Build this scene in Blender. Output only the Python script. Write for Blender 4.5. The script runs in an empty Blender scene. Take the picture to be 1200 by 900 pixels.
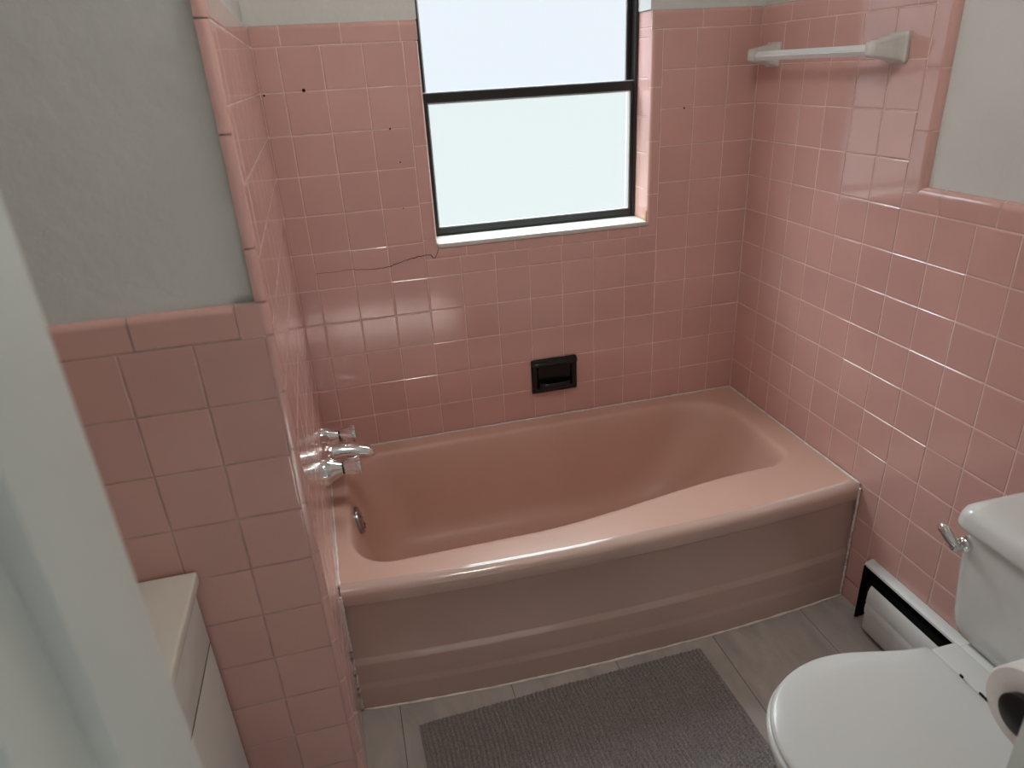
import bpy, bmesh, math, random
from mathutils import Vector, Matrix, noise
random.seed(7)
C = bpy.context.scene.collection
T = 0.1093            # tile pitch
RIM = 0.3975          # height of the tub rim = first grout line
XR = 1.4133           # tile face of the right wall
R = [RIM + i*T for i in range(-4, 13)]
def row(i): return RIM + i*T
CAPB, CAPT = row(11), 1.651      # tall cap course
WB, WT = row(7), row(7) + 0.055  # wainscot cap course
YW = -0.985           # front face of the wing wall
YD = -1.74            # inner face of the doorway wall
XL0, SK = -0.0605, 0.0265/0.985  # left alcove wall: x at back corner, skew towards the front
def xl(y): return XL0 - SK*y

# ------------------------------------------------------------------ materials
def mat(name, col, rough=0.5, metal=0.0, spec=0.5, coat=0.0, noise_amt=0.0, noise_scale=8.0,
        bump=0.0, bump_scale=60.0, island=0.0, col2=None, coat_rough=0.05):
    m = bpy.data.materials.new(name); m.use_nodes = True
    nt = m.node_tree; b = nt.nodes['Principled BSDF']
    b.inputs['Base Color'].default_value = (*col, 1)
    b.inputs['Roughness'].default_value = rough
    b.inputs['Metallic'].default_value = metal
    b.inputs['Specular IOR Level'].default_value = spec
    b.inputs['Coat Weight'].default_value = coat
    b.inputs['Coat Roughness'].default_value = coat_rough
    tc = nt.nodes.new('ShaderNodeTexCoord')
    src = None
    if noise_amt > 0 or col2:
        n = nt.nodes.new('ShaderNodeTexNoise'); n.inputs['Scale'].default_value = noise_scale
        n.inputs['Detail'].default_value = 5
        nt.links.new(tc.outputs['Object'], n.inputs['Vector'])
        mx = nt.nodes.new('ShaderNodeMix'); mx.data_type = 'RGBA'
        c2 = col2 if col2 else tuple(min(1, c*(1-noise_amt)) for c in col)
        mx.inputs['A'].default_value = (*col, 1); mx.inputs['B'].default_value = (*c2, 1)
        rp = nt.nodes.new('ShaderNodeMapRange'); rp.inputs['From Min'].default_value = 0.35; rp.inputs['From Max'].default_value = 0.65
        nt.links.new(n.outputs['Fac'], rp.inputs['Value'])
        nt.links.new(rp.outputs['Result'], mx.inputs['Factor'])
        src = mx.outputs['Result']
    if island > 0:
        g = nt.nodes.new('ShaderNodeNewGeometry')
        rp = nt.nodes.new('ShaderNodeMapRange')
        rp.inputs['To Min'].default_value = 1-island; rp.inputs['To Max'].default_value = 1+island
        nt.links.new(g.outputs['Random Per Island'], rp.inputs['Value'])
        hs = nt.nodes.new('ShaderNodeHueSaturation')
        if src: nt.links.new(src, hs.inputs['Color'])
        else: hs.inputs['Color'].default_value = (*col, 1)
        nt.links.new(rp.outputs['Result'], hs.inputs['Value'])
        src = hs.outputs['Color']
    if src: nt.links.new(src, b.inputs['Base Color'])
    if bump > 0:
        n = nt.nodes.new('ShaderNodeTexNoise'); n.inputs['Scale'].default_value = bump_scale
        n.inputs['Detail'].default_value = 3
        nt.links.new(tc.outputs['Object'], n.inputs['Vector'])
        bp = nt.nodes.new('ShaderNodeBump'); bp.inputs['Strength'].default_value = bump
        bp.inputs['Distance'].default_value = 0.002
        nt.links.new(n.outputs['Fac'], bp.inputs['Height'])
        nt.links.new(bp.outputs['Normal'], b.inputs['Normal'])
    return m
M = {}
M['tile'] = mat('pink_glazed_tile', (0.65, 0.375, 0.333), 0.11, spec=0.9, island=0.035, bump=0.12, bump_scale=22, noise_amt=0.06, noise_scale=5)
M['grout'] = mat('pink_grout', (0.82, 0.60, 0.53), 0.8, noise_amt=0.25, noise_scale=14)
M['grout_dark'] = mat('aged_grout', (0.50, 0.36, 0.31), 0.85, noise_amt=0.3, noise_scale=20)
M['plaster'] = mat('painted_plaster', (0.66, 0.66, 0.63), 0.55, spec=0.3, bump=0.8, bump_scale=30, noise_amt=0.05, noise_scale=6)
M['ceiling'] = mat('ceiling_paint', (0.75, 0.75, 0.72), 0.8, bump=0.2, bump_scale=50)
M['basin'] = mat('worn_pink_enamel', (0.64, 0.40, 0.315), 0.38, spec=0.4, noise_amt=0.06, noise_scale=4, bump=0.04, bump_scale=18)
M['tub'] = mat('pink_enamel', (0.575, 0.40, 0.338), 0.12, spec=0.5, coat=0.3, noise_amt=0.05, noise_scale=4, bump=0.04, bump_scale=18)
M['caulk'] = mat('white_caulk', (0.88, 0.80, 0.73), 0.6, noise_amt=0.2, noise_scale=40, bump=0.3, bump_scale=90)
M['china'] = mat('white_vitreous_china', (0.68, 0.68, 0.655), 0.12, spec=0.5, coat=0.3, noise_amt=0.02)
M['seat'] = mat('white_seat_plastic', (0.61, 0.60, 0.575), 0.2, spec=0.45)
M['ceramic'] = mat('aged_white_ceramic', (0.66, 0.64, 0.60), 0.3, noise_amt=0.15, noise_scale=30)
M['acrylic'] = mat('white_plastic_bar', (0.78, 0.80, 0.79), 0.18, coat=0.4)
M['black_ceramic'] = mat('black_glazed_ceramic', (0.006, 0.006, 0.0065), 0.2, spec=0.45, bump=0.05)
M['chrome'] = mat('chrome', (0.80, 0.80, 0.80), 0.07, metal=1.0, bump=0.05, bump_scale=40)
M['chrome_dull'] = mat('tarnished_chrome', (0.42, 0.40, 0.39), 0.22, metal=1.0, noise_amt=0.3, noise_scale=60)
M['black'] = mat('black_plastic', (0.008, 0.008, 0.008), 0.35, spec=0.4)
M['black_metal'] = mat('dark_bronze_metal', (0.014, 0.012, 0.011), 0.35, spec=0.5)
M['bead'] = mat('aluminium_glazing_bead', (0.55, 0.57, 0.58), 0.35, metal=0.7)
M['marble'] = mat('white_marble_sill', (0.66, 0.645, 0.60), 0.25, noise_amt=0.12, noise_scale=12)
M['rust'] = mat('rusty_water_stain', (0.50, 0.26, 0.10), 0.5, noise_amt=0.4, noise_scale=60)
M['heater'] = mat('white_enamelled_steel', (0.70, 0.69, 0.67), 0.35, noise_amt=0.06, noise_scale=20)
M['heater_dark'] = mat('dark_heater_interior', (0.006, 0.006, 0.006), 0.8, spec=0.1)
M['white_wood'] = mat('white_painted_wood', (0.575, 0.61, 0.575), 0.4, noise_amt=0.04, noise_scale=5, bump=0.06, bump_scale=30)
M['laminate'] = mat('white_laminate', (0.66, 0.65, 0.615), 0.35, noise_amt=0.03)
M['marble_top'] = mat('cultured_marble', (0.72, 0.68, 0.60), 0.25, noise_amt=0.06, noise_scale=9)
M['gap'] = mat('painted_seam_shade', (0.13, 0.09, 0.05), 0.8)  # dark brown standing in for the shadow in the vanity seam
M['paper'] = mat('toilet_paper', (0.80, 0.765, 0.735), 0.95, spec=0.1, bump=0.3, bump_scale=160)
M['cardboard'] = mat('cardboard_tube', (0.36, 0.27, 0.19), 0.9)
M['dark'] = mat('dark_hole', (0.02, 0.012, 0.012), 0.9, spec=0.1)
M['crack'] = mat('crack_dirt', (0.09, 0.045, 0.04), 0.95, spec=0.1)

def floor_mat():
    m = mat('grey_stone_vinyl', (0.33, 0.30, 0.275), 0.42, spec=0.4)
    nt = m.node_tree; b = nt.nodes['Principled BSDF']
    tc = nt.nodes['Texture Coordinate']
    mp = nt.nodes.new('ShaderNodeMapping'); mp.inputs['Scale'].default_value = (3.2, 1.1, 1)
    nt.links.new(tc.outputs['Object'], mp.inputs['Vector'])
    n = nt.nodes.new('ShaderNodeTexNoise'); n.inputs['Scale'].default_value = 3.5; n.inputs['Detail'].default_value = 8
    n.inputs['Distortion'].default_value = 0.8; n.inputs['Roughness'].default_value = 0.6
    nt.links.new(mp.outputs['Vector'], n.inputs['Vector'])
    r = nt.nodes.new('ShaderNodeValToRGB')
    r.color_ramp.elements[0].position = 0.3; r.color_ramp.elements[0].color = (0.36, 0.315, 0.285, 1)
    r.color_ramp.elements[1].position = 0.7; r.color_ramp.elements[1].color = (0.52, 0.47, 0.435, 1)
    nt.links.new(n.outputs['Fac'], r.inputs['Fac'])
    g = nt.nodes.new('ShaderNodeNewGeometry')
    rp = nt.nodes.new('ShaderNodeMapRange'); rp.inputs['To Min'].default_value = 0.95; rp.inputs['To Max'].default_value = 1.05
    nt.links.new(g.outputs['Random Per Island'], rp.inputs['Value'])
    hs = nt.nodes.new('ShaderNodeHueSaturation')
    nt.links.new(r.outputs['Color'], hs.inputs['Color']); nt.links.new(rp.outputs['Result'], hs.inputs['Value'])
    nt.links.new(hs.outputs['Color'], b.inputs['Base Color'])
    return m
M['floor'] = floor_mat()
M['floor_joint'] = mat('floor_joint', (0.10, 0.08, 0.07), 0.8)

def mat_mat():
    m = mat('grey_chenille', (0.15, 0.13, 0.122), 0.95, spec=0.1)
    nt = m.node_tree; b = nt.nodes['Principled BSDF']; tc = nt.nodes['Texture Coordinate']
    n = nt.nodes.new('ShaderNodeTexNoise'); n.inputs['Scale'].default_value = 260; n.inputs['Detail'].default_value = 2
    nt.links.new(tc.outputs['Object'], n.inputs['Vector'])
    r = nt.nodes.new('ShaderNodeValToRGB')
    r.color_ramp.elements[0].position = 0.3; r.color_ramp.elements[0].color = (0.19, 0.162, 0.152, 1)
    r.color_ramp.elements[1].position = 0.72; r.color_ramp.elements[1].color = (0.36, 0.315, 0.295, 1)
    nt.links.new(n.outputs['Fac'], r.inputs['Fac']); nt.links.new(r.outputs['Color'], b.inputs['Base Color'])
    b.inputs['Sheen Weight'].default_value = 0.25
    return m
M['mat'] = mat_mat()

def glass_mat(name, col, strength):
    # frosted pane: glows with scattered daylight and lets part of the sky light straight through
    m = bpy.data.materials.new(name); m.use_nodes = True
    nt = m.node_tree; b = nt.nodes['Principled BSDF']; out = nt.nodes['Material Output']
    b.inputs['Base Color'].default_value = (0.04, 0.045, 0.045, 1); b.inputs['Roughness'].default_value = 0.3
    b.inputs['Emission Color'].default_value = (*col, 1); b.inputs['Emission Strength'].default_value = strength
    t = nt.nodes.new('ShaderNodeBsdfTransparent'); t.inputs['Color'].default_value = (*col, 1)
    mx = nt.nodes.new('ShaderNodeMixShader'); mx.inputs['Fac'].default_value = 0.5
    nt.links.new(b.outputs['BSDF'], mx.inputs[1]); nt.links.new(t.outputs['BSDF'], mx.inputs[2])
    nt.links.new(mx.outputs['Shader'], out.inputs['Surface'])
    return m
PANE, HORIZON, SKY, HALL = 0.80, 0.55, 46.0, 0.20
M['glass_up'] = glass_mat('frosted_daylit_glass_cool', (0.90, 0.95, 1.0), PANE)
M['glass_low'] = glass_mat('frosted_daylit_glass', (0.91, 0.975, 0.98), PANE*0.95)

# ------------------------------------------------------------------ helpers
def obj(name, bm, mats, parent=None, smooth=False, auto=None, recalc=True):
    if recalc: bmesh.ops.recalc_face_normals(bm, faces=bm.faces[:])
    me = bpy.data.meshes.new(name); bm.to_mesh(me); bm.free()
    if not isinstance(mats, (list, tuple)): mats = [mats]
    for x in mats: me.materials.append(x)
    o = bpy.data.objects.new(name, me); C.objects.link(o)
    if smooth or auto:
        for p in me.polygons: p.use_smooth = True
    if auto:
        me.set_sharp_from_angle(angle=math.radians(auto))
    if parent:
        o.parent = parent
        o.matrix_parent_inverse = Matrix.Translation(-Vector(parent.location)) if parent.type == 'EMPTY' else Matrix()
    return o
# all meshes are written in world coordinates; parts of an Empty get the inverse offset
def thing(name, loc, label, cat, group=None):
    o = bpy.data.objects.new(name, None); C.objects.link(o); o.location = loc
    o.empty_display_size = 0.05
    o['label'] = label; o['category'] = cat
    if group: o['group'] = group
    return o
def tag(o, label, cat, group=None):
    o['label'] = label; o['category'] = cat
    if group: o['group'] = group
    return o
def struct(o): o['kind'] = 'structure'; return o
def quad(bm, pts, mi=0):
    f = bm.faces.new([bm.verts.new(p) for p in pts]); f.material_index = mi; return f
def box(bm, x0, x1, y0, y1, z0, z1, mi=0, bev=0.0, seg=2):
    r = bmesh.ops.create_cube(bm, size=1.0)
    vs = r['verts']
    for v in vs:
        v.co = Vector((x0 + (v.co.x+.5)*(x1-x0), y0 + (v.co.y+.5)*(y1-y0), z0 + (v.co.z+.5)*(z1-z0)))
    fs = list({f for v in vs for f in v.link_faces})
    for f in fs: f.material_index = mi
    if bev > 0:
        es = list({e for v in vs for e in v.link_edges})
        bmesh.ops.bevel(bm, geom=es, offset=bev, segments=seg, profile=0.6, affect='EDGES')
    return vs
def loft(bm, rings, close=True, cap0=False, cap1=False, mi=0):
    vr = [[bm.verts.new(p) for p in r] for r in rings]
    n = len(rings[0])
    for a, b in zip(vr, vr[1:]):
        for i in range(n if close else n-1):
            j = (i+1) % n
            f = bm.faces.new((a[i], a[j], b[j], b[i])); f.material_index = mi
    if cap0: bm.faces.new(vr[0]).material_index = mi
    if cap1: bm.faces.new(vr[-1]).material_index = mi
    return vr
def lathe(bm, origin, axis, prof, n=32, mi=0, cap0=False, cap1=False, flute=None):
    """prof: list of (distance along axis, radius)"""
    ax = Vector(axis).normalized()
    u = ax.orthogonal().normalized(); w = ax.cross(u)
    o = Vector(origin); rings = []
    for d, r in prof:
        ring = []
        for i in range(n):
            a = 2*math.pi*i/n
            rr = r*(1 + (flute[1]*math.cos(flute[0]*a) if flute and d > flute[2] else 0))
            ring.append(o + ax*d + (u*math.cos(a) + w*math.sin(a))*rr)
        rings.append(ring)
    loft(bm, rings, True, cap0, cap1, mi)
def tube(bm, pts, r, n=8, mi=0, caps=True):
    pts = [Vector(p) for p in pts]
    rings = []
    for i, p in enumerate(pts):
        d = (pts[min(i+1, len(pts)-1)] - pts[max(i-1, 0)]).normalized()
        u = d.cross(Vector((0, 0, 1)))
        if u.length < 0.05: u = d.cross(Vector((0, 1, 0)))
        u.normalize(); w = d.cross(u)
        rr = r[i] if isinstance(r, (list, tuple)) else r
        rings.append([p + (u*math.cos(2*math.pi*k/n) + w*math.sin(2*math.pi*k/n))*rr for k in range(n)])
    loft(bm, rings, True, caps, caps, mi)

# ------------------------------------------------------------------ tiling
G = 0.0024     # grout width
BV = 0.0030    # cushion edge
DP = 0.0011    # grout depth
def tiles(bm, to3, us, vs, skip=None, face=True, jit=0.00025):
    """to3(u,v,n): n = height above the tile face (negative towards the wall)"""
    for u0, u1 in zip(us, us[1:]):
        for v0, v1 in zip(vs, vs[1:]):
            a = skip(u0, u1, v0, v1) if skip else (u0, u1, v0, v1)
            if not a: continue
            for (p0, p1, q0, q1) in (a if isinstance(a, list) else [a]):
                if p1-p0 < 0.008 or q1-q0 < 0.008: continue
                g = G/2
                e = min(BV, (p1-p0)/4, (q1-q0)/4)
                j = [random.uniform(-jit, jit) for _ in range(4)]
                jj = random.uniform(-jit, jit)
                A = [to3(p0+g, q0+g, -DP), to3(p1-g, q0+g, -DP), to3(p1-g, q1-g, -DP), to3(p0+g, q1-g, -DP)]
                k = e*0.42
                B = [to3(p0+g+k, q0+g+k, -DP*0.22+jj), to3(p1-g-k, q0+g+k, -DP*0.22+jj), to3(p1-g-k, q1-g-k, -DP*0.22+jj), to3(p0+g+k, q1-g-k, -DP*0.22+jj)]
                D = [to3(p0+g+e, q0+g+e, j[0]), to3(p1-g-e, q0+g+e, j[1]), to3(p1-g-e, q1-g-e, j[2]), to3(p0+g+e, q1-g-e, j[3])]
                loft(bm, [A, B, D], True, False, True, 0)
def bull(bm, to3, path, outs, w, Rr, D, pieces, gap=0.0022, mi=0, back=1):
    """bullnose strip. path: inner-edge polyline [(u,v)], outs: offset vector per point (unit scale, mitred),
    pieces: list of (s0,s1) arclength intervals; profile runs from the inner edge outwards and rolls back by D."""
    import bisect
    L = [0]
    for a, b in zip(path, path[1:]): L.append(L[-1] + math.hypot(b[0]-a[0], b[1]-a[1]))
    def at(s):
        i = max(0, min(len(path)-2, bisect.bisect_right(L, s)-1))
        t = (s-L[i])/(L[i+1]-L[i])
        return tuple(path[i][k]+(path[i+1][k]-path[i][k])*t for k in (0, 1)), tuple(outs[i][k]+(outs[i+1][k]-outs[i][k])*t if False else 0 for k in (0, 1))
    prof = [(G/2, -DP), (G/2+BV*.4, -DP*.25), (G/2+BV, 0), (w-Rr, 0)]
    for k in range(1, 7):
        a = k/6*math.pi/2
        prof.append((w-Rr+Rr*math.sin(a), -Rr+Rr*math.cos(a)))
    prof.append((w, -D))
    for s0, s1 in pieces:
        ss = [s0+gap/2] + [l for l in L if s0+gap < l < s1-gap] + [s1-gap/2]
        rings = []
        for s in ss:
            (u, v), _ = at(s)
            # outward direction: interpolate: use mitre vector exactly at path nodes, else the segment's normal
            o = None
            for i, l in enumerate(L):
                if abs(l-s) < 1e-6: o = outs['node'][i]
            if o is None:
                i = max(0, min(len(path)-2, bisect.bisect_right(L, s)-1)); o = outs['seg'][i]
            rings.append([to3(u+o[0]*d, v+o[1]*d, n) for d, n in prof])
        loft(bm, rings, False, False, False, mi)
    rings = []
    bprof = [(d if n > -Rr*.9 else d-.0010, n-.0010) for d, n in prof[1:]]
    for i, (u, v) in enumerate(path):
        o = outs['node'][i]
        rings.append([to3(u+o[0]*d, v+o[1]*d, n) for d, n in bprof])
    loft(bm, rings, False, False, False, back)
def lines(a, b, first, step):
    """a..b cut at first + k*step"""
    r = [a]; k = math.ceil((a-first)/step + 1e-6)
    while first + k*step < b-0.004:
        x = first + k*step
        if x > a+0.004: r.append(x)
        k += 1
    r.append(b); return r
def pieces(a, b, first, step):
    l = lines(a, b, first, step); return list(zip(l, l[1:]))

# ================================================================== SETTING
# ---- floor
bm = bmesh.new()
xs = lines(-0.80, 1.46, 0.056, 0.30)
for i, (a, b) in enumerate(zip(xs, xs[1:])):
    ys = lines(-2.70, 0.02, -1.86 + (0.30 if i % 2 else 0.0), 1.22)
    ys = [y for y in ys if not -1.3 < y < -.6]
    for c, d in zip(ys, ys[1:]):
        g = 0.0007
        loft(bm, [[(a+g, c+g, -0.0012), (b-g, c+g, -0.0012), (b-g, d-g, -0.0012), (a+g, d-g, -0.0012)],
                  [(a+g+.001, c+g+.001, 0), (b-g-.001, c+g+.001, 0), (b-g-.001, d-g-.001, 0), (a+g+.001, d-g-.001, 0)]], True, False, True, 0)
box(bm, -0.80, 1.46, -2.70, 0.02, -0.06, -0.0012, 1)
struct(obj('floor', bm, [M['floor'], M['floor_joint']]))
# ---- ceiling
bm = bmesh.new(); box(bm, -0.90, 1.56, -1.86, 0.25, 2.36, 2.42)
struct(obj('ceiling', bm, M['ceiling']))

# ---- back wall (window opening 0.370..1.0585)
WX0, WX1, WZ0, WZ1, WY = 0.370, 1.0585, 1.035, 1.93, 0.105
PB = 0.012                       # plaster sits this far behind the tile face
bm = bmesh.new()
to = lambda u, v, n: Vector((u, -n, v))
us = [xl(0)] + [k*T for k in range(0, 13)] + [XR]
vs = [RIM-0.02] + [row(i) for i in range(1, 12)]
vs[0] = RIM + 0.001
BW = 0.041
def skip(u0, u1, v0, v1):
    if u1 <= 3*T+.001 or u0 >= 10*T-.001: 
        return (u0, u1, v0, v1)
    if v1 > WZ0:               # beside / under the opening
        if v0 >= WZ0-0.036-.001: return None
        return (u0, u1, v0, WZ0-0.036)
    return (u0, u1, v0, v1)
tiles(bm, to, us, vs, skip)
# cap course left and right of the window
for a, b, f in ((xl(0), WX0, 0.012), (WX1, XR, 1.218)):
    bull(bm, to, [(a, CAPB), (b, CAPB)], {'node': [(0, 1), (0, 1)], 'seg': [(0, 1)]}, CAPT-CAPB, 0.012, PB, [(p-a, q-a) for p, q in pieces(a, b, f, 0.1555)])
# vertical bullnose each side of the opening and under the sill
zb = WZ0-0.036; LV = CAPB-zb; LH = 7*T; kl, kr = (WX0-3*T)/.036, (10*T-WX1)/.036
pth_ = [(3*T, CAPB), (3*T, zb), (10*T, zb), (10*T, CAPB)]
cut = [0, .112, .27, .43, LV-.06, LV+.13, LV+.285, LV+.44, LV+.595, LV+LH-.06, LV+LH+.13, LV+LH+.29, LV+LH+.445, 2*LV+LH]
bull(bm, to, pth_, {'node': [(kl, 0), (kl, 1), (-kr, 1), (-kr, 0)], 'seg': [(kl, 0), (0, 1), (-kr, 0)]}, 0.036, 0.010, 0.03, list(zip(cut, cut[1:])))
# reveals: tile to the cap height
tr = lambda u, v, n: Vector((WX1-n, u, v))
tiles(bm, tr, [0.0125, WY], lines(WZ0+.012, CAPT-.045, row(9)-0.02, T) + [CAPT])
tlv = lambda u, v, n: Vector((WX0+n, u, v))
tiles(bm, tlv, [0.0125, WY], lines(WZ0+.012, CAPT-.045, row(9)-0.02, T) + [CAPT])
# grout bed + masonry body around the opening
gd = DP
for (a, b, c, d) in ((xl(0)-.006, 3*T+.02, RIM-.01, CAPT-.012), (10*T-.02, XR+.006, RIM-.01, CAPT-.012), (3*T+.02, 10*T-.02, RIM, WZ0-.012)):
    quad(bm, [(a, gd, c), (b, gd, c), (b, gd, d), (a, gd, d)], 1)
for x in (WX0-gd, WX1+gd): quad(bm, [(x, .010, WZ0), (x, WY+.02, WZ0), (x, WY+.02, CAPT), (x, .010, CAPT)], 1)
quad(bm, [(WX0, .01, WZ0-.002), (WX1, .01, WZ0-.002), (WX1, WY+.02, WZ0-.002), (WX0, WY+.02, WZ0-.002)], 1)
for (a, b, c, d) in ((-0.90, WX0-.004, 0, 2.36), (WX1+.004, 1.56, 0, 2.36), (WX0-.004, WX1+.004, 0, WZ0-.004), (WX0-.004, WX1+.004, WZ1+.004, 2.36)):
    box(bm, a, b, PB, 0.20, c, d, 2)
# plaster nose above the tile in the reveal
for x0, x1 in ((WX0-.004, WX0+.003), (WX1-.003, WX1+.004)): box(bm, x0, x1, PB, WY+.03, CAPT+.002, WZ1, 2)
struct(obj('wall_back', bm, [M['tile'], M['grout'], M['plaster']]))

# ---- right wall
bm = bmesh.new()
MU = 0.1206
to = lambda u, v, n: Vector((XR-n, -u, v))       # u = distance from the back corner
UT = MU + 5*T                                     # edge of the tall tiled field
PR = 0.016
us = [0] + [MU + k*T for k in range(0, 15)] + [-YD]
vs = [0.0] + [row(i) for i in range(-3, 12)]
def skip(u0, u1, v0, v1):
    if v0 >= WB-.001 and u0 >= UT-.001: return None
    return (u0, u1, v0, v1)
tiles(bm, to, us, vs, skip)
bull(bm, to, [(0, CAPB), (UT, CAPB)], {'node': [(0, 1)]*2, 'seg': [(0, 1)]}, CAPT-CAPB, 0.012, PR, pieces(0, UT, 0.146, 0.1555))
bw = 0.056
path = [(UT, CAPT), (UT, WB), (-YD, WB)]
outs = {'node': [(1, 0), (1, 1), (0, 1)], 'seg': [(1, 0), (0, 1)]}
L1 = CAPT-WB
bull(bm, to, path, outs, bw, 0.016, PR, [(0, .03), (.03, .03+.15), (.18, .31), (.31, .445), (.445, L1+.112), (L1+.112, L1+.265)] + [(L1+.265+.1555*k, L1+.265+.1555*(k+1)) for k in range(4)])
quad(bm, [to(-.006, 0, -gd), to(-YD, 0, -gd), to(-YD, WT-.014, -gd), to(-.006, WT-.014, -gd)], 1)
quad(bm, [to(-.006, WT-.0141, -gd), to(UT+.03, WT-.0141, -gd), to(UT+.03, CAPT-.014, -gd), to(-.006, CAPT-.014, -gd)], 1)
box(bm, XR+PR, 1.56, -1.86, 0.20, 0, 2.36, 2)
box(bm, XR+gd, XR+PR+.01, -1.74, 0, 0, 0.1, 2)
struct(obj('wall_right', bm, [M['tile'], M['grout'], M['plaster']]))

# ---- left wing wall: alcove face, bullnosed corner, front face
bm = bmesh.new()
RC = 0.013
CX, CY = xl(YW)-0.0, YW                            # outer corner (before rounding)
to = lambda u, v, n: Vector((xl(-u)+n, -u, v))     # u = distance from the back corner
ua = -YW - RC
us = lines(0, ua, 0.80-T*7+T, T)
us = [0] + [x for x in [0.80 - T*k for k in range(7, -1, -1)] if x > 0.01] + [ua-0.062, ua] if False else lines(0, ua, 0.80, T)
vs = [0.0] + [row(i) for i in range(-3, 12)]
tiles(bm, to, us, vs)
bull(bm, to, [(0, CAPB), (ua, CAPB)], {'node': [(0, 1)]*2, 'seg': [(0, 1)]}, CAPT-CAPB, 0.012, PB, pieces(0, ua, 0.72, 0.1555))
quad(bm, [to(-.006, 0, -gd), to(ua, 0, -gd), to(ua, CAPT-.013, -gd), to(-.006, CAPT-.013, -gd)], 1)
# rounded corner pieces (tall = two tiles each), tile below the cap, narrow trim beside the plaster above
cpx, cpy = xl(-ua)-RC, -ua
def corner(z0, z1, x_in, sink):
    pr = []
    for k in range(7):
        a = k/6*math.pi/2
        pr.append((cpx+RC*math.cos(a), cpy-RC*math.sin(a)))
    pr += [(x_in, YW), (x_in, YW+sink)]
    loft(bm, [[(x, y, z0+.0011) for x, y in pr], [(x, y, z1-.0011) for x, y in pr]], False)
    pb = [(cpx+(RC-.0010)*math.cos(k/6*math.pi/2), cpy-(RC-.0010)*math.sin(k/6*math.pi/2)) for k in range(7)] + [(x_in+.001, YW+.0010)]
    loft(bm, [[(x, y, z0-.002) for x, y in pb], [(x, y, z1+(.002 if z1 < CAPT else -.002)) for x, y in pb]], False, mi=1)
zz = [0.0, row(-3), row(-2), row(-1)] + [row(i) for i in range(0, 8)]
CB = row(7)-0.010                                  # cap course of the front face, a little lower here
for a, b in zip(zz[:-1], zz[1:-1] + [CB]): corner(a, b, -0.0475, 0.003)
corner(CB, CB+0.055, -0.084, 0.003)
for a, b in ((CB+.055, row(8)+.02), (row(8)+.02, row(9)+.073), (row(9)+.073, CAPB), (CAPB, CAPT)): corner(a, b, -0.0520, 0.012)
quad(bm, [(cpx+RC-.002, cpy, 0), (cpx+.006, YW+.004, 0), (cpx+.006, YW+.004, CAPT-.01), (cpx+RC-.002, cpy, CAPT-.01)], 1)
tf = lambda u, v, n: Vector((u, YW-n, v))
us = [-0.0475-T*k for k in range(7, -1, -1)]; us[0] = -0.76
vs = [0.0] + [CB - T*k for k in range(10, -1, -1) if CB-T*k > 0.01]
tiles(bm, tf, us, vs)
bull(bm, tf, [(-0.76, CB), (-0.084, CB)], {'node': [(0, 1)]*2, 'seg': [(0, 1)]}, 0.055, 0.012, PB, [(p, q) for p, q in pieces(0, 0.676, 0.676-0.155, 0.1555)], gap=0.0035, back=3)
quad(bm, [tf(-0.76, 0, -gd), tf(-0.045, 0, -gd), tf(-0.045, CB+.043, -gd), tf(-0.76, CB+.043, -gd)], 3)
# core
vsx = [(-0.90, YW+PB), (-0.052, YW+PB), (xl(0)-PB+.0, 0.02), (-0.90, 0.02)]
vsx[1] = (xl(YW)-PB-.002, YW+PB)
loft(bm, [[(x, y, 0) for x, y in vsx], [(x, y, 2.36) for x, y in vsx]], True, True, True, 2)
struct(obj('wall_left', bm, [M['tile'], M['grout'], M['plaster'], M['grout_dark']]))

# ---- side wall behind the vanity and the doorway wall
bm = bmesh.new()
box(bm, -0.90, -0.76-PB, -1.86, YW+PB, 0, 2.36, 1)
ts = lambda u, v, n: Vector((-0.76+n, u, v))
tiles(bm, ts, lines(YD, YW, YW, T), [0.0] + [CB - T*k for k in range(10, -1, -1) if CB-T*k > 0.01] + [CB+.05])
quad(bm, [ts(YD, 0, -gd), ts(YW, 0, -gd), ts(YW, CB+.04, -gd), ts(YD, CB+.04, -gd)], 2)
struct(obj('wall_side', bm, [M['tile'], M['plaster'], M['grout']]))
DX0, DX1, DZ = -0.052, 0.675, 2.03                 # door opening between the jambs' backs
bm = bmesh.new()
box(bm, -0.90, DX0-.018, -1.86, YD, 0, 2.36)
box(bm, DX1+.018, 1.56, -1.86, YD, 0, 2.36)
box(bm, DX0-.018, DX1+.018, -1.86, YD, DZ+.02, 2.36)
struct(obj('wall_front', bm, M['plaster']))
# door lining: jambs with stops and hall-side casing
def jamb(name, x, s):
    bm = bmesh.new()
    def bx(a, b, y0, y1, z1, bev=0.0025):
        a, b = x+s*a, x+s*b
        box(bm, min(a, b), max(a, b), y0, y1, 0, z1, 0, bev, 2)
    bx(-0.018, 0, -1.862, YD, DZ)                  # lining
    bx(-0.001, 0.012, -1.8185, YD+.001, DZ-.012)  # stop
    bx(-0.066, -0.010, -1.878, -1.861, DZ+.06)     # casing, hall side
    bx(-0.080, -0.058, -1.884, -1.861, DZ+.075)
    bx(-0.070, -0.016, YD, YD+.014, DZ+.06)        # casing, room side
    return struct(obj(name, bm, M['white_wood'], auto=40))
jamb('trim_1', DX0, 1)
jamb('trim_2', DX1, -1)
bm = bmesh.new()
box(bm, DX0, DX1, -1.862, YD, DZ, DZ+.018, 0, .002)
box(bm, DX0, DX1, -1.8185, YD, DZ-.012, DZ, 0, .002)
struct(obj('trim_3', bm, M['white_wood']))

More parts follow.
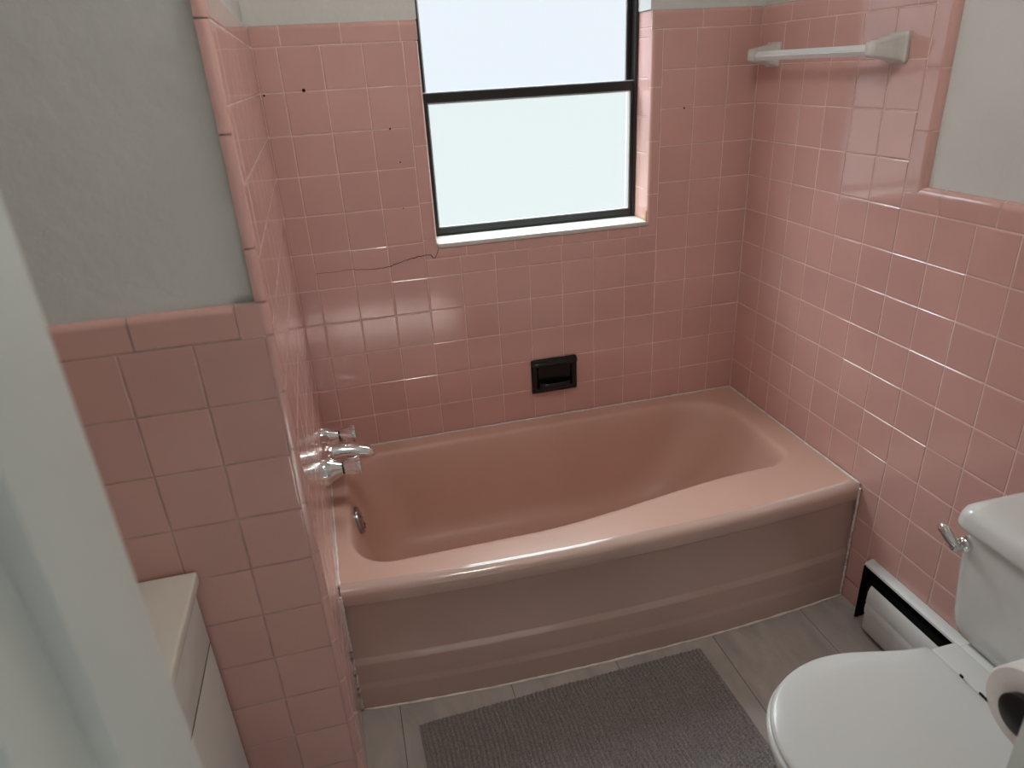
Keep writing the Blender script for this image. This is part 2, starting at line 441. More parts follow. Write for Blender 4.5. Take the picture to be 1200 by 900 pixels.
# ---- window
win = bpy.data.objects.new('window_1', None); C.objects.link(win); win.location = (0.714, WY, WZ0)
win['kind'] = 'structure'
bm = bmesh.new()                                   # sill
box(bm, WX0, WX1, -0.004, WY+.02, WZ0-.004, WZ0+.010, 0, .004, 3)
obj('window_sill', bm, M['marble'], win, auto=40)
bm = bmesh.new()
for x0, x1 in ((WX0, WX0+.010), (WX1-.010, WX1)): box(bm, x0, x1, WY-.004, WY+.055, WZ0+.010, WZ1, 0, .001, 1)
box(bm, WX0, WX1, WY-.004, WY+.055, WZ1-.012, WZ1, 0, .001, 1)
box(bm, WX0, WX1, WY-.002, WY+.055, WZ0+.010, WZ0+.014, 0, .001, 1)
obj('frame', bm, M['black_metal'], win)
def sash(name, y, x0, x1, z0, z1, st, rb, rt, gm, dep=0.018):
    bm = bmesh.new()
    box(bm, x0, x0+st, y, y+dep, z0, z1, 0, .0015, 1); box(bm, x1-st, x1, y, y+dep, z0, z1, 0, .0015, 1)
    box(bm, x0+st-.001, x1-st+.001, y, y+dep, z0, z0+rb, 0, .0015, 1); box(bm, x0+st-.001, x1-st+.001, y, y+dep, z1-rt, z1, 0, .0015, 1)
    s = obj(name, bm, M['black_metal'], win)
    bm = bmesh.new()
    box(bm, x0+st-.002, x1-st+.002, y+.010, y+.013, z0+rb-.002, z1-rt+.002)
    obj('pane', bm, gm, s)
    bm = bmesh.new(); b = .0035
    X0, X1, Z0, Z1 = x0+st, x1-st, z0+rb, z1-rt
    for a in ((X0, X0+b, Z0, Z1), (X1-b, X1, Z0, Z1), (X0, X1, Z0, Z0+b), (X0, X1, Z1-b, Z1)):
        box(bm, a[0], a[1], y+.003, y+.0098, a[2], a[3])
    obj('glazing_bead', bm, M['bead'], s)
sash('upper_sash', WY+.028, WX0+.004, WX1-.004, 1.430, WZ1-.008, .020, .032, .025, M['glass_up'])
sash('lower_sash', WY+.002, WX0+.009, WX1-.004, WZ0+.012, 1.4635, .0145, .022, .0270, M['glass_low'])
bm = bmesh.new(); box(bm, WX0+.011, WX1-.006, WY+.004, WY+.018, 1.4632, 1.4662, 0, .0006, 1)
obj('weather_strip', bm, M['bead'], bpy.data.objects['lower_sash'])
# rusty corner of the sill
bm = bmesh.new()
box(bm, WX1-.0045, WX1-.0008, 0.004, 0.085, WZ0+.0095, WZ0+.0125, 0, .001, 1)
box(bm, WX1-.0012, WX1-.0004, 0.006, 0.020, WZ0+.010, WZ0+.042, 0, .0003, 1)
obj('rust_stain', bm, M['rust'], win)

# ---- crack, anchor holes in the back wall (marks of the wall)
wb = bpy.data.objects['wall_back']
bm = bmesh.new()
cr = [(-0.0023, .9952, .0004), (.05, .9950, .0005), (.1023, .9959, .0007), (.14, .9915, .0008), (.175, .990, .0009), (.205, .9905, .0010), (.219, .9928, .0013), (.245, .9995, .0009), (.267, 1.0055, .0008), (.300, 1.0115, .0014), (.322, 1.0135, .0009), (.345, 1.0150, .0012), (.350, 1.0080, .0014), (.3545, 1.0010, .0013)]
pts = []
for (a, b) in zip(cr, cr[1:]):
    for k in range(4):
        t = k/4; pts.append((a[0]+(b[0]-a[0])*t + random.uniform(-.0008, .0008), a[1]+(b[1]-a[1])*t + random.uniform(-.0012, .0012), a[2]+(b[2]-a[2])*t))
def ribbon(bm, pts, y=-.0006):
    L, Rr_ = [], []
    for i, p in enumerate(pts):
        q0, q1 = pts[max(i-1, 0)], pts[min(i+1, len(pts)-1)]
        d = Vector((q1[0]-q0[0], q1[1]-q0[1])).normalized(); n = Vector((-d.y, d.x))*p[2]
        L.append((p[0]+n.x, y, p[1]+n.y)); Rr_.append((p[0]-n.x, y, p[1]-n.y))
    loft(bm, [L, Rr_], False)
ribbon(bm, pts)
ribbon(bm, [(.3545, 1.0010, .0006), (.3600, 1.0055, .0012), (.3660, 1.0160, .0010), (.3700, 1.0270, .0008)], -.0008)
obj('crack', bm, M['crack'], wb)
bm = bmesh.new()
for x, z, r in ((.0514, 1.4931, .0045), (.2674, 1.3815, .0028), (.2855, 1.2900, .0022), (-.052, 1.486, .003), (1.170, 1.380, .0028), (.2790, 1.1600, .0018)):
    lathe(bm, (x, -.0012, z), (0, 1, 0), [(0, r), (.002, r*.9)], 14, 0, True, True)
obj('anchor_hole', bm, M['dark'], wb)

# ================================================================== BATHTUB
tub = thing('bathtub', (0.69, -0.37, 0), 'pink enamelled alcove bathtub with a bowed front under the window', 'bathtub')
TX0, TX1 = -0.0395, XR-.0015
def bow(x):
    s = min(1, abs((x-0.69)/0.725)); return -0.709 - 0.037*(1-s**2.3)
def sst(t): t = max(0, min(1, t)); return t*t*(3-2*t)
def yfront(x, k=1.0):
    a = -0.622 + 0.087*sst((x-.45)/.75)
    return a*k + (-0.585)*(1-k)
NQ = 14
def rrect(x0, x1, yb, yf, rad):
    """rounded rectangle, counter-clockwise from the back-left corner; rad = (bl, br, fr, fl)"""
    cs = [((x0+rad[0], yb-rad[0]), rad[0], 90, 180, -1)]
    out = []
    def arc(cx, cy, r, a0, a1):
        for k in range(NQ+1):
            a = math.radians(a0+(a1-a0)*k/NQ); out.append((cx+r*math.cos(a), cy+r*math.sin(a)))
    def seg(p, q, n):
        for k in range(1, n): out.append((p[0]+(q[0]-p[0])*k/n, p[1]+(q[1]-p[1])*k/n))
    bl, br, fr, fl = rad
    arc(x0+bl, yb-bl, bl, 180, 90); seg((x0+bl, yb), (x1-br, yb), 24)
    arc(x1-br, yb-br, br, 90, 0); seg((x1, yb-br), (x1, yf+fr), 10)
    arc(x1-fr, yf+fr, fr, 0, -90); seg((x1-fr, yf), (x0+fl, yf), 24)
    arc(x0+fl, yf+fl, fl, -90, -180); seg((x0, yf+fl), (x0, yb-bl), 10)
    return out
bm = bmesh.new()
OX0, OX1, OYB = -0.003, 1.322, -0.060
rings = []
def ring(z, l, r, b, f, rad, k=1.0, dz=None):
    base = rrect(OX0+l, OX1-r, OYB-b, -0.60+f, rad)
    yb = OYB-b; o = []
    for x, y in base:
        v = (yb-y)/(yb-(-0.60+f))
        o.append((x, y + (yfront(x, k)+0.60)*v*(1), z))
    rings.append(o)
# deck
deck = rrect(TX0, TX1, 0.0-.001, -0.60, (.002,)*4)
o = []
for x, y in deck:
    v = (0-y)/0.60
    yy = y + (bow(x)+.030+.60)*v
    if x < 0: x = xl(yy)+.0015
    o.append((x, yy, RIM))
rings.append(o)
ring(RIM, -.012, -.014, -.010, -.022, (.15, .18, .10, .12))
ring(RIM-.0015, -.006, -.006, -.003, -.011, (.145, .175, .095, .115))
ring(RIM-.006, -.001, .002, .003, -.003, (.14, .17, .09, .11))
ring(RIM-.014, .003, .010, .008, .002, (.14, .17, .09, .11))
ring(RIM-.035, .007, .020, .014, .006, (.14, .17, .09, .11))
ring(.30, .018, .055, .028, .016, (.14, .17, .10, .12), .9)
ring(.20, .040, .125, .045, .030, (.14, .17, .11, .12), .6)
ring(.13, .060, .185, .060, .045, (.13, .16, .11, .12), .4)
ring(.095, .085, .225, .080, .065, (.12, .15, .11, .11), .3)
ring(.078, .115, .265, .105, .090, (.11, .13, .10, .10), .2)
ring(.071, .165, .32, .14, .125, (.09, .10, .08, .08), .1)
ring(.068, .30, .45, .20, .19, (.05, .05, .05, .05), 0)
vr = loft(bm, rings)
bm.faces.new(vr[-1])
obj('basin', bm, M['basin'], tub, smooth=True)
# apron with rolled rim and two stepped ribs
prof = []
for k in range(9):
    a = k/8*math.pi/2; prof.append((.030-.030*math.sin(a), RIM-.018+.018*math.cos(a)))
prof += [(.0005, .352), (.002, .347), (.006, .3435), (.0125, .3425), (.0135, .340), (.0135, .168), (.0125, .165), (.0065, .151), (.0055, .147), (.0055, .088), (.0048, .085), (.001, .072), (.0, .068), (.0, .0005)]
N = 72; rings = []
bm = bmesh.new()
for i in range(N+1):
    x = TX0 + (TX1-TX0)*i/N
    rings.append([(x, bow(x)+dy, z) for dy, z in prof])
loft(bm, rings, False)
obj('apron', bm, M['tub'], tub, auto=50)
# overflow plate
bm = bmesh.new()
oc = Vector((0.0155, -0.312, 0.322)); on = Vector((1, 0, 0.16)).normalized()
lathe(bm, oc, on, [(-.004, .042), (.003, .042), (.007, .039), (.010, .028), (.0115, .010), (.0117, .0005)], 32)
lathe(bm, oc+on*.0105+Vector((0, 0, .012)), on, [(0, .0045), (.003, .004), (.0035, .0005)], 12)
tube(bm, [oc+on*.010+Vector((0, 0, -.012)), oc+on*.015+Vector((0, 0, -.018)), oc+on*.014+Vector((0, 0, -.032))], .0035, 8)
obj('overflow_plate', bm, M['chrome_dull'], tub, auto=40)
# caulk beads
bm = bmesh.new()
def wob(p, q, r, n=40):
    p, q = Vector(p), Vector(q)
    tube(bm, [p.lerp(q, i/n) + Vector((random.uniform(-.0006, .0006), random.uniform(-.0006, .0006), random.uniform(-.0006, .0006))) for i in range(n+1)],
         [r*random.uniform(.75, 1.25) for _ in range(n+1)], 6)
wob((xl(0)+.004, -.0046, RIM+.001), (XR-.004, -.0046, RIM+.001), .0028, 60)
wob((XR-.0048, -.004, RIM+.001), (XR-.0048, -.705, RIM+.001), .003)
wob((XR-.0052, bow(XR)-.001, RIM-.012), (XR-.0052, bow(XR)-.001, 0.004), .0033)
wob((xl(-.02)+.0018, -.02, RIM+.001), (xl(-.69)+.0018, -.69, RIM+.001), .0030)
wob((xl(-.711)+.0020, -.7135, RIM-.012), (xl(-.711)+.0020, -.7135, 0.004), .0034)
n = 60
tube(bm, [(TX0+(XR-TX0)*i/n, bow(TX0+(XR-TX0)*i/n)-.002, .0015+random.uniform(-.0005, .0005)) for i in range(n+1)], [.0036*random.uniform(.7, 1.2) for _ in range(n+1)], 6)
obj('caulk_bead', bm, M['caulk'], tub, smooth=True)

# ================================================================== FAUCET
fy, fz = -0.262, 0.532
fx = xl(fy)
fau = thing('tub_faucet', (fx, fy, fz), 'chrome two-handle tub faucet on the tiled left wall above the bathtub', 'faucet')
HS = 0.098
bm = bmesh.new()
# body hugging the wall: a saddle that swells around both valves and the spout
rings = []
for i in range(41):
    t = -1 + 2*i/40
    y = fy + t*(HS+.034)
    dv = min(abs(abs(t)*(HS+.034) - HS), 0.06)
    ds = abs(t)*(HS+.034)
    h = 0.026 + 0.014*math.exp(-(dv/.02)**2) + 0.006*math.exp(-(ds/.022)**2)
    p = 0.022 + 0.022*math.exp(-(dv/.020)**2) + 0.026*math.exp(-(ds/.024)**2)
    e = math.sqrt(max(0.02, 1-abs(t)**10))
    h *= e; p *= e
    ring_ = []
    for k in range(17):
        a = -math.pi/2 + math.pi*k/16
        ring_.append((xl(y) + p*math.cos(a)**.8 if math.cos(a) > 1e-6 else xl(y), y, fz + h*math.sin(a)))
    rings.append(ring_)
loft(bm, rings, False, True, True)
obj('body', bm, M['chrome'], fau, auto=60)
ax = Vector((1, 0.0, 0.03)).normalized()
for s in (1, -1):
    c = Vector((xl(fy+s*HS), fy+s*HS, fz))
    bm = bmesh.new()
    lathe(bm, c, ax, [(.0, .041), (.012, .039), (.026, .031), (.038, .023), (.049, .0185), (.0495, .0120)], 32)
    h = obj('valve_flange', bm, M['chrome'], fau, auto=40)
    bm = bmesh.new(); lathe(bm, c, ax, [(.048, .0165), (.054, .0165)], 24, 0, True, True)
    obj('black_ring', bm, M['black'], h, auto=40)
    bm = bmesh.new()
    lathe(bm, c, ax, [(.053, .0165), (.056, .0200), (.064, .0212), (.080, .0235), (.094, .0268), (.099, .0258), (.101, .020), (.1015, .0005)], 48, flute=(8, .05, .058))
    obj('handle', bm, M['chrome'], fau, auto=25)
# spout
bm = bmesh.new()
pth = [(0.0, .002, .032, .026), (.03, .006, .028, .024), (.055, .006, .026, .022), (.08, .003, .025, .021), (.105, -.002, .0245, .020), (.128, -.008, .023, .018), (.141, -.012, .018, .013), (.147, -.014, .009, .006)]
rings = []
for d, dz, wy, wz in pth:
    rings.append([(fx + d, fy + wy*math.cos(2*math.pi*k/24), fz - .002 + dz + wz*math.sin(2*math.pi*k/24)) for k in range(24)])
loft(bm, rings, True, True, True)
obj('spout', bm, M['chrome'], fau, auto=50)
bm = bmesh.new(); lathe(bm, (fx+.068, fy, fz+.019), (0, 0, 1), [(0, .0055), (.016, .0045), (.018, .0075), (.024, .0075), (.026, .004), (.0262, .0004)], 16)
obj('diverter_knob', bm, M['chrome'], fau, auto=40)

# ================================================================== SOAP DISH
SX0, SX1, SZ0, SZ1 = .6465, .8085, .493, .6165
sd = thing('soap_dish', ((SX0+SX1)/2, 0, SZ0), 'black ceramic soap dish set into the pink tiled wall above the bathtub', 'soap dish')
bm = bmesh.new()
def rr2(x0, x1, z0, z1, r, y, n=6):
    o = []
    for cx, cz, a0 in ((x1-r, z1-r, 0), (x0+r, z1-r, 90), (x0+r, z0+r, 180), (x1-r, z0+r, 270)):
        for k in range(n+1):
            a = math.radians(a0+90*k/n); o.append((cx+r*math.cos(a), y, cz+r*math.sin(a)))
    return o
E = lambda i, y, r: rr2(SX0+i, SX1-i, SZ0+i, SZ1-i, r, y)
loft(bm, [E(0, -.0004, .006), E(0, -.006, .006), E(.003, -.011, .007), E(.010, -.0145, .008), E(.018, -.0125, .010), E(.021, -.007, .011), E(.023, -.003, .012), E(.028, -.0015, .014)], True, False, True)
obj('frame', bm, M['black_ceramic'], sd, auto=50)
bm = bmesh.new()                                   # projecting tray lip and the draining ribs
rings = []
for i in range(25):
    t = -1+2*i/24; x = (SX0+SX1)/2 + t*(.0575)
    pr = .020*(1-abs(t)**4)
    cen = (-.006-pr, SZ0+.030)
    rings.append([(x, cen[0] + .0075*math.cos(2*math.pi*k/12), cen[1] + .011*math.sin(2*math.pi*k/12)) for k in range(12)])
loft(bm, rings, True, True, True)
box(bm, SX0+.021, SX1-.021, -.020, -.002, SZ0+.018, SZ0+.026, 0, .003)
obj('tray', bm, M['black_ceramic'], sd, auto=50)
bm = bmesh.new()                                   # rolled hood at the top
rings = []
for i in range(21):
    t = -1+2*i/20; x = (SX0+SX1)/2 + t*.079
    pr = .008*(1-abs(t)**6)
    rings.append([(x, -.011-pr+.008*math.cos(2*math.pi*k/12), SZ1-.014+.0085*math.sin(2*math.pi*k/12)) for k in range(12)])
loft(bm, rings, True, True, True)
obj('grab_rail', bm, M['black_ceramic'], sd, auto=50)

# ================================================================== TOWEL BAR
tb = thing('towel_bar', (XR, -.33, 1.48), 'white ceramic towel bar high on the right tiled wall', 'towel bar')
def post(yc):
    bm = bmesh.new()
    sec = [(0.0, .031, .0335), (.007, .031, .0335), (.011, .028, .0305), (.013, .0265, .029), (.030, .0235, .025), (.052, .0205, .021), (.070, .018, .0185), (.080, .0155, .0165), (.084, .010, .012)]
    rings = []
    for d, hy, hz in sec:
        r = min(.006, hy*.4)
        o = []
        for sy, sz, a0 in ((1, 1, 0), (-1, 1, 90), (-1, -1, 180), (1, -1, 270)):
            for k in range(5):
                a = math.radians(a0+90*k/4); o.append((XR-.001-d, yc+sy*(hy-r)+r*math.cos(a), 1.516+sz*(hz-r)+r*math.sin(a)))
        rings.append(o)
    loft(bm, rings, True, True, True)
    obj('mounting_post', bm, M['ceramic'], tb, auto=35)
post(-.083); post(-.578)
bm = bmesh.new()
hb = .0140; xb = XR-.066
pr = [(hb, 0), (0, hb), (-hb, 0), (0, -hb)]
pr = [(x*.92+y*.08*0, y) for x, y in pr]
rings = [[(xb+a, y, 1.514+b) for a, b in pr] for y in (-.095, -.562)]
loft(bm, rings, True, True, True)
bmesh.ops.bevel(bm, geom=[e for e in bm.edges if abs(e.verts[0].co.y-e.verts[1].co.y) > .1], offset=.0025, segments=3, affect='EDGES')
obj('bar', bm, M['acrylic'], tb, auto=35)

# ================================================================== TOILET
ty = -1.41
to_ = thing('toilet', (1.05, ty, 0), 'white two-piece toilet with closed lid beside the right wall', 'toilet')
def egg(x_front, x_back, hw, hb, n=64, dy=0.0, p=2.1):
    """seat outline: round nose to the left (-x), straight narrower back. returns [(x,y)]"""
    xm = x_front + (x_back-x_front)*0.50
    o = []
    for k in range(n+1):                            # far side: from the back to the nose and home on the near side
        a = math.pi*k/n                             # 0 -> +y side, pi -> -y side
        o.append((xm - (xm-x_front)*math.sin(a)**(2/p), hw*math.copysign(abs(math.cos(a))**(2/p), math.cos(a))))
    back = []
    for k in range(1, 11):
        t = k/10; w = hw + (hb-hw)*sst(t*1.02); back.append((xm+(x_back-xm)*t, w))
    pts = [(x, w) for x, w in reversed(back)] + o + [(x, -w) for x, w in back]
    return [(x, ty+y) for x, y in pts]
def slab(bm, f, z0, z1, r=.008, dome=0.0):
    """f(inset) -> outline"""
    rings = [[(x, y, z0) for x, y in f(r*.5)], [(x, y, z0+r*.4) for x, y in f(0)], [(x, y, z1-r) for x, y in f(0)],
             [(x, y, z1-r*.35) for x, y in f(r*.3)], [(x, y, z1) for x, y in f(r)]]
    if dome: rings += [[(x, y, z1+dome*.6) for x, y in f(r+.03)], [(x, y, z1+dome) for x, y in f(r+.08)]]
    loft(bm, rings, True, True, True)
# bowl
bm = bmesh.new()
lev = [(.388, .704, 1.20, .178, .150), (.380, .698, 1.20, .183, .152), (.362, .700, 1.20, .182, .150), (.335, .712, 1.19, .172, .135), (.29, .745, 1.17, .150, .115), (.23, .80, 1.15, .122, .105), (.16, .84, 1.14, .105, .10), (.09, .845, 1.15, .102, .10), (.045, .825, 1.16, .112, .108), (.022, .815, 1.17, .118, .112), (0.001, .813, 1.17, .119, .113)]
rings = [[(x, y, z) for x, y in egg(a, b, hw, hb)] for z, a, b, hw, hb in lev]
rings = [[(x, y, .388) for x, y in egg(.76, 1.15, .12, .09)]] + rings
loft(bm, rings, True, True, True)
# deck under the tank
rr = lambda x0, x1, h, z, r=.03: [(px, py, z) for px, py in rrect(x0, x1, ty+h, ty-h, (r,)*4)]
loft(bm, [rr(1.10, 1.375, .105, .22), rr(1.10, 1.385, .13, .33), rr(1.10, 1.388, .142, .375), rr(1.10, 1.388, .145, .392), rr(1.106, 1.384, .139, .398)], True, True, True)
obj('bowl', bm, M['china'], to_, auto=50)
bm = bmesh.new()
slab(bm, lambda i: egg(.692+i, 1.116-i, .188-i, .150-i), .390, .4065, .006)
obj('seat', bm, M['seat'], to_, auto=50)
bm = bmesh.new()
slab(bm, lambda i: egg(.697+i, 1.112-i*.5, .184-i, .148-i), .4085, .4215, .009, .0035)
obj('seat_lid', bm, M['seat'], to_, auto=50)
bm = bmesh.new()
box(bm, 1.1155, 1.176, ty-.140, ty+.140, .3985, .4165, 0, .006, 3)
obj('hinge_block', bm, M['seat'], to_, auto=50)
for y0, y1 in ((ty+.060, ty+.068), (ty+.013, ty+.024), (ty-.028, ty+.012)):
    bm = bmesh.new(); box(bm, 1.1128, 1.1158, y0, y1, .4165, .4222, 0, .0008, 1)
    obj('grime', bm, M['dark'], to_)
# tank
bm = bmesh.new()
rt = lambda i, z, j=0.0: [(px, py, z) for px, py in rrect(1.193+i, 1.396-i*.3, ty+.205-i-j, ty-.205+i+j, (.03, .02, .02, .03))]
loft(bm, [rt(.030, .404, .02), rt(.012, .410, .015), rt(.006, .43, .012), rt(.004, .46, .008), rt(.0, .56, .002), rt(-.001, .655)], True, True, True)
obj('tank', bm, M['china'], to_, auto=60)
bm = bmesh.new()
rl = lambda i, z: [(px, py, z) for px, py in rrect(1.180+i, 1.402-i, ty+.222-i, ty-.222+i, (.03, .02, .02, .03))]
loft(bm, [rl(.008, .652), rl(.001, .656), rl(0, .664), rl(.002, .682), rl(.006, .693), rl(.014, .700), rl(.026, .7035), rl(.06, .7045)], True, True, True)
obj('tank_lid', bm, M['china'], to_, auto=60)
bm = bmesh.new()
lc = Vector((1.192, ty+.186, .622))
lathe(bm, lc, (-1, 0, 0), [(-.003, .0165), (.006, .0165), (.011, .014), (.013, .009), (.024, .008), (.030, .0085), (.034, .006), (.0345, .0004)], 24)
tube(bm, [lc+Vector((-.023, -.004, -.003)), lc+Vector((-.025, .012, .008)), lc+Vector((-.027, .022, .016)), lc+Vector((-.029, .033, .025)), lc+Vector((-.030, .039, .030))], [.009, .0105, .0105, .0105, .006], 14)
obj('flush_lever', bm, M['chrome'], to_, auto=50)

# ================================================================== BASEBOARD HEATER
hy0, hy1 = -0.800, -1.72
ht = thing('baseboard_heater', (XR, hy0, 0), 'white baseboard heater with open black slot along the right wall behind the toilet', 'heater')
bm = bmesh.new()
HX = XR-.001
hood = [(HX, .205), (HX-.004, .2055), (HX-.020, .200), (HX-.025, .196), (HX-.026, .190), (HX-.0235, .190), (HX-.022, .194), (HX-.004, .198), (HX, .198)]
loft(bm, [[(x, y, z) for x, z in hood] for y in (hy0, hy1)], True, True, True)
obj('hood', bm, M['heater'], ht, auto=40)
bm = bmesh.new()
box(bm, HX-.004, HX, hy1, hy0, .012, .197)
box(bm, HX-.030, HX-.001, hy0-.006, hy0-.003, .004, .192)
box(bm, HX-.034, HX-.003, hy1, hy0-.03, .05, .150)
obj('heating_element', bm, M['heater_dark'], ht)
bm = bmesh.new()
hp = [(-.052, .020), (-.055, .024), (-.055, .075), (-.059, .090), (-.059, .108), (-.0575, .113), (-.0575, .116), (-.059, .120), (-.058, .152), (-.054, .166), (-.050, .172), (-.048, .170), (-.0515, .162), (-.0535, .120), (-.050, .024)]
loft(bm, [[(HX+x, y, z) for x, z in hp] for y in (hy0-.062, hy1)], True, True, True)
obj('front_panel', bm, M['heater'], ht, auto=40)

# ================================================================== BATH MAT
ang = math.radians(1.6)
P0 = Vector((.098, -.802)); ex = Vector((math.cos(ang), math.sin(ang))); ey = Vector((ex.y, -ex.x))
MWd, MHt = 0.802, 0.52
NX, NY = 520, 380
bm = bmesh.new(); gridv = []
TP = 0.0118
rj = random.Random(3)
cell = {}
def tuft(i, j):
    if (i, j) not in cell: cell[(i, j)] = (rj.uniform(-.18, .18), rj.uniform(-.18, .18), rj.uniform(.65, 1.1))
    return cell[(i, j)]
for b in range(NY+1):
    rowv = []
    for a in range(NX+1):
        u = MWd*a/NX; v = MHt*b/NY
        cu = u/TP + .12*math.sin(v*31+1.0) + .22*noise.noise(Vector((u*5, v*5, 0)))
        j = math.floor(cu)
        cv = v/(TP*.62) + (0.5 if j % 2 else 0.0) + 0.5*noise.noise(Vector((u*6, v*6, 4)))
        k = math.floor(cv)
        du, dv, h = tuft(j, k)
        fu, fv = cu-j-.5-du*.22, cv-k-.5-dv*.5
        cp = max(0, 1-(fu/.47)**2)**.6; bp_ = max(0, 1-(fv/.56)**2)**.5
        z = .0125*cp*(.42+.58*bp_*h)
        edge = min(u, MWd-u, v, MHt-v)
        fold = 0.004*math.exp(-((v-.40+.16*(u-.35))/.03)**2)*sst((u-.15)/.3) + .003*noise.noise(Vector((u*4, v*5, 9)))
        e = sst(edge/.012)
        z = .0035 + (.005 + z + max(0, fold))*e
        if edge < .006: z = .004
        p = P0 + ex*(u + .003*noise.noise(Vector((v*9, 0, 2)))) + ey*(v + .003*noise.noise(Vector((u*7, 0, 1))))
        rowv.append(bm.verts.new((p.x, p.y, z)))
    gridv.append(rowv)
for b in range(NY):
    for a in range(NX):
        bm.faces.new((gridv[b][a], gridv[b+1][a], gridv[b+1][a+1], gridv[b][a+1]))
per = [gridv[0][a] for a in range(NX+1)] + [gridv[b][NX] for b in range(1, NY+1)] + [gridv[NY][a] for a in range(NX-1, -1, -1)] + [gridv[b][0] for b in range(NY-1, 0, -1)]
low = [bm.verts.new((v.co.x, v.co.y, 0.0005)) for v in per]
for i in range(len(per)):
    j = (i+1) % len(per); bm.faces.new((per[i], per[j], low[j], low[i]))
tag(obj('bath_mat', bm, M['mat'], smooth=True), 'grey tufted bath mat on the floor in front of the bathtub', 'bath mat')

# ================================================================== VANITY
va = thing('vanity_cabinet', (-.50, -1.29, 0), 'white vanity cabinet with pale top beside the pink wainscot and the door jamb', 'vanity')
VX0, VX1, VY0, VY1 = -.745, -.266, -1.60, YW-.004
bm = bmesh.new()
box(bm, VX0, VX1-.032, VY0, VY1, .09, .712, 0, .002, 1); box(bm, VX0, VX1-.05, VY0, VY1, .001, .09)
obj('body', bm, M['laminate'], va)
bm = bmesh.new(); box(bm, VX1-.030, VX1+.010, VY0, VY1-.003, .5785, .710, 0, .002, 2)
obj('drawer', bm, M['laminate'], va, auto=40)
bm = bmesh.new(); box(bm, VX1-.029, VX1+.0102, VY0+.001, VY1-.004, .5757, .5784)  # dark strip added under the drawer to paint the seam's shadow
obj('seam_shadow_strip', bm, M['gap'], va)
bm = bmesh.new(); box(bm, VX1-.030, VX1+.010, VY0, VY1-.003, .10, .575, 0, .002, 2)
obj('door', bm, M['laminate'], va, auto=40)
bm = bmesh.new(); box(bm, VX0, VX1+.022, VY0-.012, VY1+.001, .7125, .737, 0, .005, 3)
obj('countertop', bm, M['marble_top'], va, auto=40)

# ================================================================== TOILET PAPER
hx, hyy, hz = 0.846, -1.66, 0.788
hd = thing('toilet_paper_holder', (hx, YD, hz), 'black toilet paper holder on the doorway wall beside the right door jamb', 'toilet paper holder')
bm = bmesh.new()
lathe(bm, (hx+.15, YD, hz), (0, 1, 0), [(0, .030), (.006, .030), (.009, .026), (.010, .012), (.085, .012)], 24, 0, True, True)
obj('bracket', bm, M['black'], hd, auto=40)
bm = bmesh.new()
lathe(bm, (hx+.158, hyy, hz), (-1, 0, 0), [(0, .017), (.2085, .017), (.209, .0265), (.217, .0275), (.219, .025), (.220, .0004)], 28, 0, True)
obj('roller', bm, M['black'], hd, auto=40)
rl_ = thing('toilet_paper_roll', (hx, hyy, hz), 'white toilet paper roll on the black holder near the right door jamb', 'toilet paper roll')
bm = bmesh.new()
lathe(bm, (hx-.048, hyy, hz), (1, 0, 0), [(.004, .0235), (0, .026), (0, .054), (.003, .0565), (.098, .0565), (.101, .054), (.101, .026), (.097, .0235)], 48)
obj('paper', bm, M['paper'], rl_, auto=50)
bm = bmesh.new()
lathe(bm, (hx-.047, hyy, hz), (1, 0, 0), [(0, .0235), (.099, .0235), (.099, .0215), (0, .0215), (0, .0235)], 32)
obj('cardboard_core', bm, M['cardboard'], rl_, auto=50)

# ================================================================== LIGHT
FILL_LAMP = 18.5  # strength of an unseen ceiling lamp added to fill the room with light
def fill_lamp_mat():
    m = bpy.data.materials.new('fill_lamp_glow'); m.use_nodes = True
    b = m.node_tree.nodes['Principled BSDF']
    b.inputs['Base Color'].default_value = (.9, .9, .88, 1)
    b.inputs['Emission Color'].default_value = (1, .97, .935, 1); b.inputs['Emission Strength'].default_value = 1.0
    return m
w = bpy.data.worlds.new('World'); bpy.context.scene.world = w; w.use_nodes = True
nt = w.node_tree; bg = nt.nodes['Background']
bg.inputs['Color'].default_value = (0.96, 1.0, 0.99, 1)
tc = nt.nodes.new('ShaderNodeTexCoord'); sp = nt.nodes.new('ShaderNodeSeparateXYZ')
nt.links.new(tc.outputs['Generated'], sp.inputs['Vector'])
def mrange(src, f0, f1, t0, t1):
    n = nt.nodes.new('ShaderNodeMapRange'); n.interpolation_type = 'SMOOTHSTEP'
    for k, v in zip(('From Min', 'From Max', 'To Min', 'To Max'), (f0, f1, t0, t1)):
        if hasattr(v, 'is_output'): nt.links.new(v, n.inputs[k])
        else: n.inputs[k].default_value = v
    nt.links.new(src, n.inputs['Value']); return n.outputs['Result']
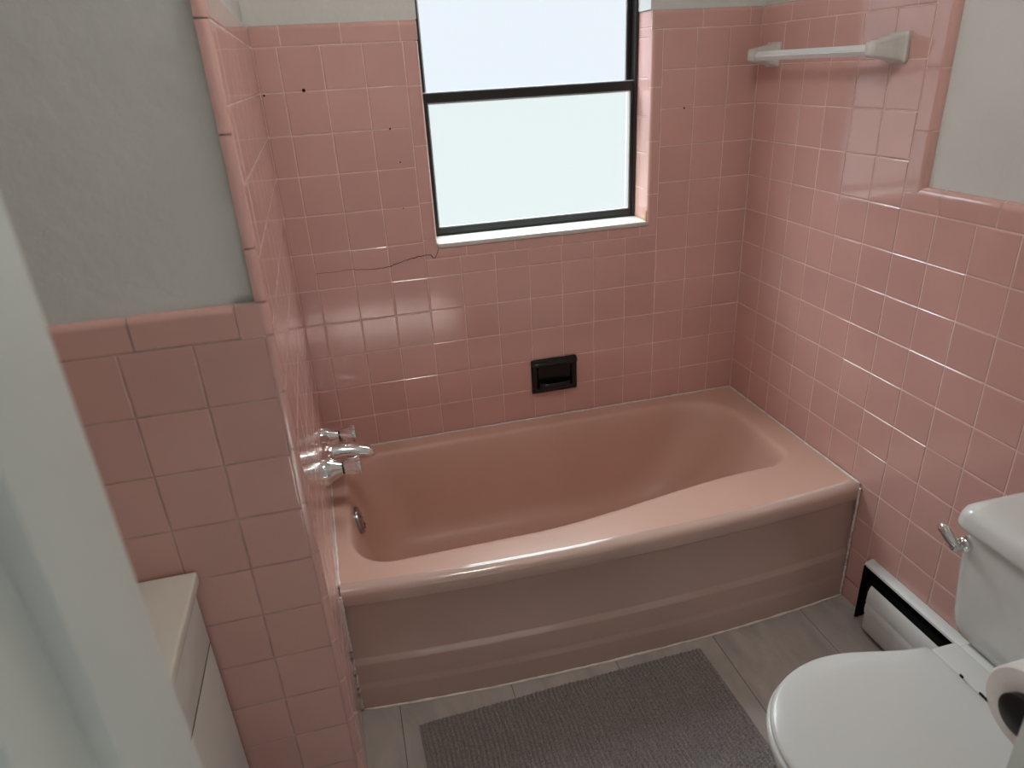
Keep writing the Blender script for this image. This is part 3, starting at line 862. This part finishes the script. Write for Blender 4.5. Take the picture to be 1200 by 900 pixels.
# bright cloudy sky high above the street side, dim surroundings near the horizon and behind the house
up = mrange(sp.outputs['Z'], 0.30, 0.60, HORIZON, SKY)
nt.links.new(mrange(sp.outputs['Y'], -0.05, 0.20, HALL, up), bg.inputs['Strength'])
def portal(name, loc, rot, sx, sy):
    l = bpy.data.lights.new(name, 'AREA'); l.shape = 'RECTANGLE'; l.size = sx; l.size_y = sy; l.cycles.is_portal = True
    o = bpy.data.objects.new(name, l); C.objects.link(o); o.location = loc; o.rotation_euler = rot
portal('window_portal', ((WX0+WX1)/2, WY+.09, (WZ0+WZ1)/2), (-math.pi/2, 0, 0), WX1-WX0, WZ1-WZ0)
portal('doorway_portal', ((DX0+DX1)/2, -1.90, DZ/2), (math.pi/2, 0, 0), DX1-DX0, DZ)
lm = fill_lamp_mat(); lm.node_tree.nodes['Principled BSDF'].inputs['Emission Strength'].default_value = FILL_LAMP
cl = thing('added_fill_lamp', (.40, -1.08, 2.36), 'added round ceiling lamp, out of view, filling the room with light', 'lamp')
bm = bmesh.new(); lathe(bm, (.40, -1.08, 2.359), (0, 0, -1), [(0, .10), (.012, .10), (.016, .09)], 40, 0, True, True)
obj('added_lamp_base', bm, M['white_wood'], cl, auto=40)
bm = bmesh.new(); lathe(bm, (.40, -1.08, 2.345), (0, 0, -1), [(0, .12), (.02, .145), (.05, .14), (.08, .11), (.10, .06), (.105, .001)], 40, 0, True)
obj('added_lamp_shade', bm, lm, cl, smooth=True)
# ================================================================== CAMERA
cam = bpy.data.cameras.new('camera'); co = bpy.data.objects.new('camera', cam); C.objects.link(co)
rt_ = Vector((0.9674, -0.2479, -0.0512)); dn = Vector((-0.1486, -0.3921, -0.9078)); fw = Vector((0.2050, 0.8859, -0.4162))
co.matrix_world = Matrix(((rt_.x, -dn.x, -fw.x, 0.0961), (rt_.y, -dn.y, -fw.y, -2.0798), (rt_.z, -dn.z, -fw.z, 1.1207+RIM), (0, 0, 0, 1)))
cam.sensor_width = 36; cam.lens = 806.8/1200*36; cam.clip_start = 0.01
cam.dof.use_dof = True; cam.dof.focus_distance = 1.9; cam.dof.aperture_fstop = 5.6
sc = bpy.context.scene; sc.camera = co
sc.view_settings.view_transform = 'Standard'; sc.view_settings.look = 'None'
sc.view_settings.gamma = 1.0; sc.view_settings.use_curve_mapping = False
sc.view_settings.exposure = 0.35
